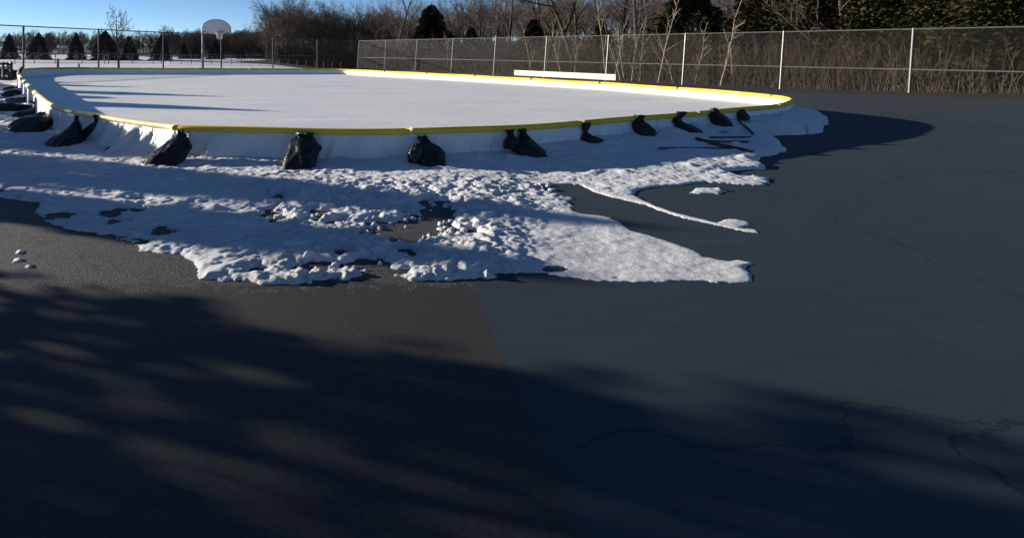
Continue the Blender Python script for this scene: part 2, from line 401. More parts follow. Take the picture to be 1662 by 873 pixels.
# ------------------------------------------------------------------ snow on the court
bare_px = [
 [(-420, 315), (-100, 318), (0, 321), (36, 326), (66, 329), (60, 344), (76, 360), (104, 371), (140, 378), (176, 385), (214, 391), (222, 399), (226, 408), (262, 411), (288, 413), (308, 423), (322, 443), (330, 470), (250, 520), (-420, 520)],
 [(720, 327), (742, 342), (734, 358), (748, 378), (727, 378), (708, 387), (683, 395), (634, 390), (580, 379), (597, 368), (654, 360), (671, 346), (695, 331)],
 [(861, 298.5), (890, 301), (920, 300), (945, 301), (958, 309), (987, 319), (1017, 326), (1046, 332.5), (1071, 342.5), (1108, 354), (1157, 365), (1200, 374.5), (1330, 396), (1500, 410), (1500, 520), (1330, 470), (1235, 428), (1200, 423), (1169, 423), (1145, 417), (1128, 407), (1096, 395), (1046, 380), (1022, 374), (1009, 364), (992, 353), (948, 348), (933, 344), (926, 338), (934, 336), (921, 327), (933, 322), (898, 314), (874, 306)],
 [(1029, 318), (1034, 309), (1063, 303), (1103, 301), (1120, 298), (1145, 296), (1200, 300), (1330, 304), (1600, 330), (1600, 395), (1330, 386), (1200, 369.5), (1157, 360), (1108, 348.5), (1071, 337), (1050, 327)],
 [(1179, 280.5), (1190, 277.5), (1206, 276), (1320, 272), (1600, 270), (1600, 305), (1330, 296), (1200, 286.5)],
]
def ell(cx, cy, rx, ry, n=14, seed=0):
    r_ = random.Random(seed + int(cx)); return [(cx + rx * math.cos(t) * r_.uniform(.75, 1.2), cy + ry * math.sin(t) * r_.uniform(.75, 1.2)) for t in np.arange(n) * 2 * math.pi / n]
bare_px += [ell(*e) for e in ((227, 324, 13, 3.6), (223, 343, 10, 3), (181, 347, 21, 7), (92, 352, 22, 6), (258, 379, 16, 6), (450, 322, 11, 5.5), (440, 352, 14, 12), (514, 350, 13, 9),
    (545, 364, 17, 4.5), (657, 411, 13, 6), (655, 346, 6, 3), (3, 310, 11, 3), (600, 428, 30, 8), (508, 436, 30, 6), (560, 412, 14, 4), (900, 437, 20, 5), (640, 440, 26, 5), (420, 438, 16, 4), (185, 360, 12, 4), (700, 368, 9, 4))]
islands_px = [ell(1147, 311, 29, 5.4), ell(1190, 363, 26, 6.5), ell(31, 410, 7, 3), ell(30, 422, 8, 3), ell(48, 433, 6, 2)]
def sd_poly(X, Y, poly):
    P = np.array(poly); d = np.full(X.shape, 1e9); ins = np.zeros(X.shape, bool)
    for (x0, y0), (x1, y1) in zip(P, np.roll(P, -1, 0)):
        ex, ey = x1 - x0, y1 - y0; t = np.clip(((X - x0) * ex + (Y - y0) * ey) / (ex * ex + ey * ey + 1e-12), 0, 1)
        d = np.minimum(d, np.hypot(X - x0 - t * ex, Y - y0 - t * ey))
        cr = ((y0 > Y) != (y1 > Y)) & (X < (x1 - x0) * (Y - y0) / (y1 - y0 + 1e-12) + x0); ins ^= cr
    return np.where(ins, -d, d)
ys = [3.15]
while ys[-1] < 17.5: ys.append(ys[-1] * 1.0032)
ys = np.array(ys); xs = np.arange(-13.5, 11.0, .018)
SX, SY = np.meshgrid(xs, ys)
ins_all = np.full(SX.shape, 9.)
for p in bare_px:
    W = [gr(*q) for q in p]; a = np.array(W); pad = 1.2
    sel = (SX > a[:, 0].min() - pad) & (SX < a[:, 0].max() + pad) & (SY > a[:, 1].min() - pad) & (SY < a[:, 1].max() + pad)
    if sel.any(): ins_all[sel] = np.minimum(ins_all[sel], sd_poly(SX[sel], SY[sel], W))
# the snow thins out and stops towards the near court and to the right
edge_near = SY - 3.97 - .14 * fbm(SX * 1.7, SY * 1.7, 5, 21, .65) - .05 * np.sin(SX * 1.9)
ins_all = np.minimum(ins_all, edge_near)
u = SX / SY
edge_r = (0.705 + .07 * fbm(SX * .5, SY * .5, 3, 31) + .02 * fbm(SX * 3, SY * 3, 3, 32) - u) * SY
rp = path(np.linspace(0, LEN, 420, endpoint=False))
dr = sd_poly(SX, SY, rp[::2, :2])
edge_r = np.maximum(edge_r, .55 + .35 * fbm(SX * .9, SY * .9, 3, 77) - dr)
ins_all = np.minimum(ins_all, edge_r)
for p in islands_px:
    W = [gr(*q) for q in p]; ins_all = np.maximum(ins_all, -sd_poly(SX, SY, W))
PX = CX + F * SX / SY; PY = HY + EYE * F / SY
chunky = smooth((PX - 330) / 160) * smooth((960 - PX) / 160) * smooth((PY - 285) / 25)
flat = smooth((PX - 760) / 160) * smooth((PY - 335) / 20)
chunky = chunky * (1 - .65 * flat)
jag = .050 * fbm(SX * 5, SY * 5, 5, 5, .65) + .018 * fbm(SX * 24, SY * 24, 3, 8)
gapw = smooth((PY - 392) / 22) * smooth((PX - 400) / 60) * smooth((760 - PX) / 60)
ins_all = ins_all - gapw * np.clip(.16 * (fbm(SX * 3.1, SY * 4.5, 3, 99) + .12), 0, .2)
ins_all = ins_all - chunky * np.clip(.5 * (fbm(SX * 3.3, SY * 4.2, 3, 141) - .30), 0, .16) - smooth((700 - PX) / 100) * smooth((PY - 290) / 20) * np.clip(.6 * (fbm(SX * 2.6, SY * 5.5, 3, 151) - .36), 0, .14)
D = ins_all + jag * (1 + 1.2 * chunky) * np.where(PX > 860, .55, 1.0) + .004
T = (.036 + .014 * fbm(SX * .8, SY * .8, 3, 11)) * (1 - .68 * smooth((PX - 780) / 120) * smooth((PY - 265) / 30))
h = T * (1 - np.exp(-np.maximum(D, 0) / np.where(PX > 880, .035, .075)))
h = h + np.where(D > 0, np.minimum(1, D / .12), 0) * (.015 * fbm(SX * 2.4, SY * 3.4, 4, 41) + (1 - .55 * flat) * (.012 * fbm(SX * 7, SY * 10, 3, 43) + .006 * fbm(SX * 22, SY * 22, 2, 44)))
d1, d2, cid = voronoi(SX * 7.5 + .5 * fbm(SX * 4, SY * 4, 2, 61), SY * 7.5, 71); e1 = np.clip((d2 - d1) / .18, 0, 1)
d3, d4, cid2 = voronoi(SX * 17 + .4 * fbm(SX * 9, SY * 9, 2, 62), SY * 17, 72); e2 = np.clip((d4 - d3) / .25, 0, 1)
ch = (np.where(cid > .45, (cid - .25) * (.034 + .022 * fbm(SX * 9, SY * 9, 2, 66)), -.004) * e1 ** .5 + np.where(cid2 > .5, (cid2 - .3) * .022, 0) * e2 ** .6)
d7, d8, cid4 = voronoi(SX * 36, SY * 36, 73); ch = ch + np.where(cid4 > .5, (cid4 - .4) * .016, 0) * np.clip((d8 - d7) / .4, 0, 1)
h = h + chunky * np.where(D > 0, np.minimum(1, D / .06), 0) * ch
# a few loose chunks over bare gaps in the broken area
loose = np.where((cid2 > .80) & (D <= .02) & (D > -.16) & (chunky > .3) & (PY < 436), e2 ** .6 * .030 - .006, -.03)
d5, d6, cid3 = voronoi(SX * 2.0, SY * 2.6, 91)
clods = np.where((cid3 > .72), np.clip(.22 - d5, 0, .2) * .25, 0) * (1 - chunky) * (SY > 5.5)
h = h + np.where(D > .05, clods * .6, 0)
# churned ridges on the open strips left of centre
h = h + np.where(D > .05, 1, 0) * (1 - chunky) * (1 - flat) * (.030 * np.abs(fbm(SX * 5, SY * 9, 4, 52)) + .008 * fbm(SX * 16, SY * 26, 2, 53)) * smooth((640 - PX) / 90)
pA = np.interp(PX, [0, 300, 490, 670, 830, 950, 1107, 1200], [.04, .05, .07, .11, .14, .19, .27, .29]); pL = np.interp(PX, [300, 490, 830, 1107], [.35, .42, .62, .85])
pile = np.exp(-(np.maximum(dr, 0) / pL) ** 1.25) * pA * (1 + .25 * fbm(SX * 1.6, SY * 1.6, 3, 57))
h = np.where(D > 0, h + pile * (dr > 0), np.maximum(loose, -.03))
h = np.where(dr < .03, -.04, h)
SZ = terrain(SX, SY) + h
ny, nx = SX.shape
hq = np.maximum.reduce([h[:-1, :-1], h[1:, :-1], h[:-1, 1:], h[1:, 1:]]).ravel() > -.002
uq = SX[:-1, :-1] / SY[:-1, :-1]; vis = ((uq > -.95) & (uq < 1.25)).ravel()
snow = np_mesh('snow', np.stack([SX.ravel(), SY.ravel(), SZ.ravel()], 1), grid_faces(ny, nx, hq & vis), M['snow']); snow['kind'] = 'structure'

# ------------------------------------------------------------------ sand bags round the rim
def bag(rows, top, label, mat='bag', Yc=None, seed=0, wall=True, name='trash_bag', depth=.85):
    """rows: (py, xl, xr) from the ground up; top: (py, xl, xr) rows of the tied neck"""
    r_ = random.Random(seed + int(rows[0][1]))
    yb = rows[0][0]; a0 = max(r[2] - r[1] for r in rows) / 2
    Y0 = (EYE - .03) * F / (yb - HY)
    allr = list(rows) + list(top)
    ytop = allr[-1][0]
    if wall:
        s = s_at_px((allr[-1][1] + allr[-1][2]) / 2); P_, N_ = path(s), normal(s); Yw = P_[1] + N_[1] * .09
    if Yc is None:
        s = s_at_px((rows[0][1] + rows[0][2]) / 2); P_, N_ = path(s), normal(s)
        Yc = min(Y0 + .16, P_[1] + N_[1] * .1 - .17 - min(a0 * depth / F * Y0, .19))
    Yw = min(Yw, Yc + .45) if wall else Yc
    ph = [r_.uniform(0, 6.28) for _ in range(8)]
    def ringset(rws, nr, ruff, seg):
        ry = [r[0] for r in rws][::-1]; rl = [r[1] for r in rws][::-1]; rr = [r[2] for r in rws][::-1]
        out = []
        for y in np.linspace(rws[0][0], rws[-1][0], nr):
            t = (yb - y) / max(1e-6, yb - ytop)
            Yt = Yc + (Yw - Yc) * (max(0, t) ** 1.1)
            l, r = np.interp(y, ry, rl), np.interp(y, ry, rr)
            X, _, z = at((l + r) / 2, y, Yt); a = (r - l) / 2 / F * Yt; b = min(a * depth, .19)
            ring = []
            for k in range(seg):
                th = 2 * math.pi * k / seg
                wr = 1 + ruff * (.5 * math.sin(5 * th + ph[0] + 6 * t) + .35 * math.sin(9 * th + ph[1] - 9 * t) + .3 * math.sin(13 * th + ph[2] + 14 * t))
                cx_, sy_ = math.cos(th), math.sin(th)
                cx_ = math.copysign(abs(cx_) ** .8, cx_); sy_ = math.copysign(abs(sy_) ** .8, sy_)
                ring.append((X + a * wr * cx_, Yt + b * wr * sy_, z + ruff * .05 * math.sin(4 * th + ph[3] + 5 * t)))
            out.append(ring)
        return out
    def mesh(rings, bottom):
        k = len(rings[0]); V = np.concatenate([np.array(x) for x in rings]); n = len(rings)
        Fc = [(i * k + j, i * k + (j + 1) % k, (i + 1) * k + (j + 1) % k, (i + 1) * k + j) for i in range(n - 1) for j in range(k)]
        if bottom: Fc.append(tuple(range(k))[::-1])
        Fc.append(tuple(range((n - 1) * k, n * k))); return MB().add(V, Fc)
    body = mesh(ringset(list(rows) + [top[0]], 22, .10, 44), True).build(name, M[mat], None, True)
    base = Vector(at((rows[0][1] + rows[0][2]) / 2, yb, Yc)); 
    body.data.transform(__import__('mathutils').Matrix.Translation(-base)); body.location = base
    tag(body, label, 'trash bag', 'black sand bags holding down the liner round the rink')
    bpy.context.view_layer.update()
    if len(top) > 1: mesh(ringset(top, 9, .30, 30), False).build('tied_neck', M[mat], body, True)
    return body

bag([(240, 80, 117), (235, 76, 128), (227, 81, 134), (218, 92, 131), (209, 108, 131), (202, 116, 130)], [(196, 121, 128), (192, 122, 127), (188.5, 122, 127.5)],
    'black bag slumped to the left with a thin upright neck')
bag([(233, 116, 136), (225, 120, 142), (217, 129, 151), (209, 137, 158), (202, 146, 161)], [(196.5, 154, 162), (192, 154, 163), (187, 152, 165)],
    'narrow black bag slanting down behind the slumped bag, its knot over the yellow rim')
bag([(271.4, 233, 290), (266, 230, 296), (258, 236, 300), (248, 248, 305), (238, 261, 309), (228, 273, 307.5)], [(219, 286, 301), (214.5, 288, 296), (211.5, 286.5, 297)],
    'pear shaped black bag with a sunlit left end, under a gap between yellow rim pieces')
bag([(278.6, 455, 512), (274, 454, 514), (263, 460, 512.5), (253, 464, 513), (246, 467, 518), (240, 469.5, 523), (233, 470.5, 516), (227, 474, 512)], [(221.5, 482, 506), (219, 482, 505), (216.5, 480, 510)],
    'upright black bag with flat faces and a pointed right shoulder, standing alone on snow')
bag([(274.7, 666, 684), (265, 664, 686), (257, 662, 686), (248, 662, 686), (241, 666, 684)], [(237, 669, 681), (235, 670, 680)],
    'small black bag half hidden behind the upright bag with the grey pleated side', wall=False)
bag([(278.6, 680, 727), (267, 679, 724.5), (255.5, 678.5, 722.6), (246, 677.5, 720), (238, 679, 713)], [(231, 682, 698), (227, 683, 694), (221.8, 678, 693)],
    'upright black bag with grey pleated left side and knotted top below the rim tie')
bag([(241, 817, 833), (231, 817, 840), (225, 821, 840)], [(219.5, 824, 834), (216, 824, 833), (211.5, 822, 834)],
    'black bag against the wall behind the bag with the pointed right foot')
bag([(261.5, 852, 890), (259, 844, 891), (250, 837, 887), (241, 829, 880), (232, 824, 869)], [(224, 843, 861), (218, 845, 854), (209.6, 842, 853)],
    'large black bag with crumpled top and pointed right foot, hiding a second bag')
bag([(242, 971, 985), (238, 957, 987), (231, 947, 980), (225, 943.5, 975.6)], [(219, 946, 958), (215.7, 948.5, 952.5), (208, 946, 956), (200, 943.5, 958.5)],
    'small black bag with a thin twisted neck flaring up over the rim')
bag([(228.6, 1042, 1060), (224.5, 1038, 1068.7), (217, 1033.5, 1064.6), (208.7, 1028.5, 1059), (202, 1024.7, 1053)], [(197, 1028, 1044), (193, 1031, 1042), (188, 1031, 1047)],
    'plump black bag leaning right with a short knot, beside a thin pole end')
bag([(215.3, 1106, 1122), (212.5, 1102, 1138), (207.3, 1098.5, 1130.5), (202, 1097, 1119.6)], [(197.5, 1092, 1106), (191, 1092.5, 1105), (186.5, 1099, 1110), (182.4, 1101, 1114.5)],
    'flat black bag with a long splayed neck lying behind the pole ends')
bag([(208, 1167, 1182), (203.2, 1158.5, 1187.6), (195, 1152.5, 1182.8), (188, 1150.5, 1176)], [(183, 1152, 1166), (180, 1154, 1163), (176.4, 1153.5, 1164)],
    'tall black bag with rounded right shoulder against the wall, rightmost whole bag')
bag([(195, 1201, 1216), (189, 1198, 1215), (184, 1197.5, 1211)], [(181, 1198, 1208), (178.5, 1199, 1207)],
    'black bag at the rim farthest right along the near wall, cut by the photo edge')
# the heap at the left side
bag([(217.6, 34, 64), (213.8, 24, 76), (208, 13, 78), (201.8, 16, 83), (195, 25, 86), (190, 36, 80.5)], [(185.5, 60, 74), (184, 63, 72), (182.5, 64, 73)],
    'broad sagging black bag at the front of the heap beside the left wall')
bag([(192, 19, 60), (188, 20, 62), (183, 26, 62), (179.5, 36, 62)], [(175, 57, 64), (170, 58, 64), (165, 49, 63)],
    'black bag with a tall neck lying on the heap behind the broad sagging bag')
bag([(182, -9, 30), (176, -12, 46), (171, -10, 48)], [(168, -6, 24), (167, 0, 18)],
    'low black bag stretching off the left photo edge, under a lighter topped bag', wall=False)
bag([(169, 10, 43), (165, 7.6, 49), (161.5, 7, 49), (157.5, 20, 47)], [(154.8, 32, 44), (154, 35, 41)],
    'long black bag with a thin snow line along its top, middle of the left heap', 'bag_snowy', wall=False)
bag([(156.5, 8, 37), (152, 0, 39), (147.4, 8, 38)], [(144.5, 20, 36), (143.5, 24, 33)],
    'black bag almost buried in snow, at the far end of the left heap', 'bag_snowy', wall=False)
bag([(146.5, 8, 36), (143, 6, 38)], [(140.8, 16, 36), (140.2, 20, 32)],
    'thin dark bag flattened on the snow behind the snow covered bag', wall=False)
bag([(198, -12, 20), (193, -14, 19)], [(189.5, -10, 12), (189, -6, 8)],
    'small black bag on the ground at the left photo edge, snow on top', 'bag_snowy', wall=False)

# ------------------------------------------------------------------ poles on the snow, debris
def snow_z(x, y):
    j = int(np.clip(np.searchsorted(ys, y), 0, len(ys) - 1)); i = int(np.clip((x - xs[0]) / .018, 0, len(xs) - 1)); return max(0.0, float(SZ[j, i]))
def pole(a, b, r, label, zz=(.16, .05), name='wooden_pole'):
    def lie(p):
        z = .1
        for _ in range(6): x, y = gr(*p, z=z); z = snow_z(x, y) + r * .55
        return x, y, z
    (x0, y0, _), (x1, y1, _) = lie(a), lie(b); L_ = np.linspace(0, 1, 15)
    pts = [(x0 + (x1 - x0) * t, y0 + (y1 - y0) * t) for t in L_]
    zs = np.array([snow_z(*p) for p in pts]); zs = np.maximum(np.polyval(np.polyfit(L_, zs, 2), L_), zs - r * .8) + r * .6
    pts = [(p[0], p[1], z) for p, z in zip(pts, zs)]
    o = MB().tube(pts, [r * (1 + .1 * math.sin(7 * i)) for i in range(15)], 8).build(name, M['wood_pole'], None, True)
    return tag(o, label, 'pole', 'poles lying on the snow')
pole((1129, 220), (1222, 246), .026, 'thick weathered pole lying on snow, its end just below the bag with the splayed neck')
pole((1131, 222), (1185, 240), .022, 'dark short pole tucked under the thick weathered pole')
pole((1068, 228.5), (1215, 242), .011, 'thin dark pole running right from the foot of the plump bag')
pole((1138, 218.5), (1215, 230), .016, 'slim pole just behind the thick weathered pole on snow')
pole((1152, 219.5), (1218, 220.5), .016, 'slim pole lying almost level with the photo edge, behind the other slim pole')
pole((1180, 208.5), (1222, 213), .020, 'pole end lying at the foot of the rightmost whole bag')
x0, y0 = gr(177, 249)
mb = MB(); V = []
for i in range(10):
    t = 2 * math.pi * i / 10; V.append((x0 + .075 * math.cos(t) * (1 + .3 * math.sin(3 * t)), y0 + .06 * math.sin(t), .05))
for i in range(10):
    t = 2 * math.pi * i / 10; V.append((x0 + .01 + .05 * math.cos(t), y0 + .04 * math.sin(t) * (1 + .3 * math.cos(2 * t)), .09 + .025 * math.cos(t + 1)))
mb.add(V, [(i, (i + 1) % 10, 10 + (i + 1) % 10, 10 + i) for i in range(10)] + [tuple(range(10, 20))])
tag(mb.build('debris_lump', M['debris'], None), 'small dark lump on snow beside the edge of the loose plastic liner', 'debris')

# ------------------------------------------------------------------ cart frame at the far left corner
Yk = 24.0
mb = MB(); V = []; Fc = []; nr, na = 12, 40
for i in range(nr):
    for j in range(na):
        f = i / (nr - 1); th = 2 * math.pi * j / na; x_, y_ = -17.3 + 2.3 * f * math.cos(th) * (1 + .1 * math.sin(3 * th)), 23.4 + 2.0 * f * math.sin(th)
        V.append((x_, y_, .40 * (1 - f * f) ** 1.3 * (1 + .25 * float(fbm(np.array([x_ * 1.7]), np.array([y_ * 1.7]), 3, 5)[0])) - .03))
Fc = [(i * na + j, i * na + (j + 1) % na, (i + 1) * na + (j + 1) % na, (i + 1) * na + j) for i in range(nr - 1) for j in range(na)]
o = mb.add(V, Fc).build('snow_bank', M['snow'], None, True); o['kind'] = 'structure'
cart = empty('equipment_cart', (*at(12, 128, Yk)[:2], .3))
tag(cart, 'dark metal equipment cart with a long curved runner beside the rink corner', 'cart')
def pxtube(mb, pts, r, Y=Yk, sides=6): return mb.tube([at(x, y, Y + (p[0] if p else 0)) for x, y, *p in pts], r, sides)
pxtube(MB(), [(-30, 127), (0, 128), (18, 129), (24, 128), (28, 125), (32, 115), (34, 111.5), (36, 110.5)], .075).build('runner', M['dark_and_backlit_steel'], cart)
pxtube(MB(), [(-30, 124, 1.), (0, 125, 1.), (18, 126, 1.), (25, 124, 1.)], .06).build('runner', M['dark_and_backlit_steel'], cart)
for xx, xt, o in ((5, 5, 0), (19, 16, 0), (13, 12, .8), (-6, -6, .4)):
    pxtube(MB(), [(xx, 128, o), (xt, 101, o)], .05).build('upright', M['dark_and_backlit_steel'], cart)
pxtube(MB(), [(-12, 104), (18, 104)], .05).build('crossbar', M['dark_and_backlit_steel'], cart)
pxtube(MB(), [(-12, 110), (20, 109.5)], .035).build('crossbar', M['dark_and_backlit_steel'], cart)
MB().box(at(8, 117, Yk + .4), (.42, .5, .30)).build('storage_box', M['blue_box'], cart)
MB().box(at(23.5, 120, Yk + .3), (.26, .4, .32)).build('motor_housing', M['dark_and_backlit_steel'], cart)
MB().tube([at(16.5, 102, Yk), at(19, 103, Yk - .1), at(18, 108, Yk)], .06, 6).build('handle', M['dark_and_backlit_steel'], cart)

# ------------------------------------------------------------------ fences
def fence(name, label, pts, ztop, H, posts, lean, rails, pitch, wr, pr, dark, group=None):
    """pts: two plan ends; ztop(t) top height; posts: list of t; rails: fractions of height with a rail"""
    A, B = np.array(pts[0]), np.array(pts[1]); L = np.linalg.norm(B - A); D_ = (B - A) / L
    root = empty(name, (A[0], A[1], 0)); tag(root, label, 'fence', group)
    zb = lambda t: ztop(t) - H
    def pt(t, z):
        b = zb(t); x = A + (B - A) * t; return (x[0] + lean * (z - b), x[1], z)
    bpy.context.view_layer.update()
    for t in posts:
        MB().tube([pt(t, zb(t) - .25), pt(t, zb(t) + H * .5), pt(t, ztop(t) + .04)], pr, 8).build('post', M[dark], root)
    for f in rails:
        MB().tube([pt(t, zb(t) + H * f) for t in np.linspace(0, 1, 12)], pr * .62, 6).build('rail', M[dark], root)
    mb = MB(); n = int((L + H) / pitch)
    V = []; Fc = []; k = 0
    for i in range(n):
        for sgn in (1, -1):
            u0 = i * pitch - (H if sgn > 0 else 0); u1 = u0 + sgn * H
            # u at bottom / top, clipped to 0..L
            b0, b1 = 0., 1.
            if sgn > 0: ub, ut = u0, u0 + H
            else: ub, ut = i * pitch, i * pitch - H
            lo, hi = 0., 1.
            du = ut - ub
            ta, tb = (0 - ub) / du, (L - ub) / du
            lo = max(lo, min(ta, tb)); hi = min(hi, max(ta, tb))
            if hi - lo < .02: continue
            q0, q1 = (ub + du * lo) / L, (ub + du * hi) / L
            p0 = np.array(pt(q0, zb(q0) + H * lo + .02)); p1 = np.array(pt(q1, zb(q1) + H * hi - .01))
            dv = p1 - p0; dv /= np.linalg.norm(dv); nn = np.array((-D_[1], D_[0], 0)); sd = np.cross(dv, nn)
            off = nn * wr * sgn
            for p in (p0, p1):
                for j in range(3):
                    th = 2 * math.pi * j / 3; V.append(p + off + wr * (math.cos(th) * nn + math.sin(th) * sd))
            Fc += [(k + j, k + (j + 1) % 3, k + 3 + (j + 1) % 3, k + 3 + j) for j in range(3)]; k += 6
    MB().add(V, Fc).build('chain_link_mesh', M['wire' if dark == 'galv' else 'dark_and_backlit_steel'], root)
    return root
# right-hand fence, tall, sunlit: corner at FA, runs towards the camera and past the photo's right edge
LF = 34.4; ext = 1 + 4 * 4.91 / LF
endR = FA + (FB - FA) * ext
fence('chain_link_fence', 'tall sunlit chain link fence with pale posts and two rails in front of the wood', (FA, endR), lambda t: 2.55, 3.03,
      [i * 4.914 / (LF * ext) for i in range(12)], .07, (1.0, .40), .10, .0018, .046, 'galv')
LA = np.array((-21.5, 34.5)); ldir = (LA - FA) / np.linalg.norm(LA - FA)
Lend = FA + ldir * (np.linalg.norm(LA - FA) + 8)
Lfull = np.linalg.norm(Lend - FA)
def t_px(px):   # where a photo column crosses the left fence line
    k = (px - CX) / F; A, B = Lend, FA; dx, dy = B - A; return (k * A[1] - A[0]) / (dx - k * dy)
zt_l = lambda t: 3.09 + .11 - (3.20 - 2.53) * t
fence('chain_link_fence', 'tall dark backlit chain link fence across the snowy field behind the basketball hoop', (Lend, FA), zt_l, 3.03,
      [t_px(x) for x in (-95, 38, 160, 265, 359, 443, 515)], 0, (1.0, .45), .10, .0026, .062, 'dark_and_backlit_steel')  # the dark steel puts this fence's backlit shade into its colour
lowA, lowB = at(277, 89.5, 60), at(594, 103, 68)
fence('low_fence', 'low grey fence of many close posts, right of the hoop beyond the tall fence', (lowA[:2], lowB[:2]), lambda t: lowA[2] + (lowB[2] - lowA[2]) * t, 1.12,
      [i / 21 for i in range(22)], 0, (1.0, .5), .16, .004, .035, 'galv')
lowC, lowD = at(-60, 86.5, 62), at(262, 88, 62)
fence('low_fence', 'low dark fence with sparse posts on the snow in front of the spruces', (lowC[:2], lowD[:2]), lambda t: lowC[2] + (lowD[2] - lowC[2]) * t, 1.15,
      [(x + 60) / 322 for x in (-60, -12, 24, 56, 90, 133, 170, 176, 215, 249, 262)], 0, (1.0, .12), .22, .003, .04, 'dark_and_backlit_steel')
for px, w_, yt, lab in ((94, .10, 95.5, 'short dark post standing alone in the snow between two spruces'), (128, .08, 103.5, 'short pale marker stump in the snow right of the dark post')):
    x, y, zt = at(px, yt, 46)
    o = MB().tube([(x, y, -.1), (x, y, zt - .03), (x, y, zt)], [w_, w_, w_ * .7], 8).build('bollard', M['dark_and_backlit_steel' if w_ > .09 else 'galv'], None)
    tag(o, lab, 'bollard')

# ------------------------------------------------------------------ basketball hoop
Yh = 34.4
hoop = empty('basketball_hoop', (*at(328.5, 112, Yh)[:2], 0)); tag(hoop, 'basketball hoop with a white fan shaped backboard and a net on one grey pole', 'basketball hoop')
out = [(328.2, 50.5), (328.2, 44), (329.5, 40.5), (333, 37), (338, 34.2), (344, 32.6), (351, 32.1), (358, 32.8), (364, 34.8), (369, 38), (372.8, 41.8), (374.6, 45.5), (374.8, 51.5), (372, 53.4), (366, 55.2), (358, 56.2), (346, 56.2), (338, 55), (331, 51.6)]
mb = MB(); V = [at(x, y, Yh) for x, y in out] + [(p[0], p[1] + .045, p[2]) for p in (at(x, y, Yh) for x, y in out)]; n = len(out)
mb.add(V, [tuple(range(n))[::-1], tuple(range(n, 2 * n))] + [(i, (i + 1) % n, n + (i + 1) % n, n + i) for i in range(n)]).build('backboard', M['backboard'], hoop)
MB().tube([at(x, y, Yh - .012) for x, y in out + out[:1]], .018, 5).build('backboard_edge', M['galv'], hoop)
xp = at(329.2, 112, Yh + .9)[0]
MB().tube([(xp, Yh + .9, -.3), (xp, Yh + .9, 1.5), (xp, Yh + .9, 2.75), (xp + .05, Yh + .86, 3.02), (xp + .2, Yh + .74, 3.16)] + [(at(350, 45, Yh)[0], Yh + .08, 3.2)], .075, 12).build('pole', M['galv'], hoop, True)
c = at(356.5, 52.6, Yh - .38); rr = .25
ring = [(c[0] + rr * math.cos(t), c[1] + rr * math.sin(t), c[2]) for t in np.linspace(0, 2 * math.pi, 25)]
MB().tube(ring, .014, 6).build('rim', M['hoop_red'], hoop)
MB().box((c[0], Yh - .07, c[2] - .06), (.18, .14, .20)).build('rim_bracket', M['hoop_red'], hoop)
nm = MB()
for k in range(12):
    for sg in (1, -1):
        pts = []
        for j in range(5):
            t = 2 * math.pi * (k + sg * j * .5) / 12; f = j / 4; r_ = rr * (1 - .48 * f ** .8); pts.append((c[0] + r_ * math.cos(t), c[1] + r_ * math.sin(t), c[2] - .02 - .42 * f))
        nm.tube(pts, .010, 4, False)
nm.build('net', M['net'], hoop)

# ------------------------------------------------------------------ bench behind the far boards
def bpt(px, py, Y): return np.array(at(px, py, Y))
bA, bB = bpt(835, 118.3, 23.6), bpt(999.5, 126, 19.9)
bd = bB - bA; bl = np.linalg.norm(bd); ax0 = bd / bl; nb = np.array((-ax0[1], ax0[0], 0)); nb /= np.linalg.norm(nb)
if nb[1] < 0: nb = -nb
up = np.cross(ax0, nb); up = up if up[2] > 0 else -up
bench = empty('players_bench', (*((bA + bB) / 2)[:2], float(terrain(7, 22)))); tag(bench, 'long pale metal bench with one backrest plank, behind the far boards', 'bench')
MB().box((bA + bB) / 2, (bl, .035, .215), (ax0, nb, up)).build('backrest', M['bench'], bench)
MB().box((bA + bB) / 2 + nb * .33 - np.array((0, 0, .28)), (bl, .26, .04), (ax0, nb, np.array((0, 0, 1)))).build('seat', M['bench'], bench)
for t in (.09, .5, .93):
    p = bA + bd * t; g = float(terrain(p[0], p[1]))
    MB().tube([p + nb * .03 + np.array((0, 0, .08)), p + nb * .08 - np.array((0, 0, .28)), (p[0] - .12, p[1], g - .02)], .024, 6).build('leg', M['galv'], bench)
    MB().tube([p + nb * .08 - np.array((0, 0, .31)), p + nb * .42 - np.array((0, 0, .31)), (*(p + nb * .5)[:2], g - .02)], .024, 6).build('leg', M['galv'], bench)

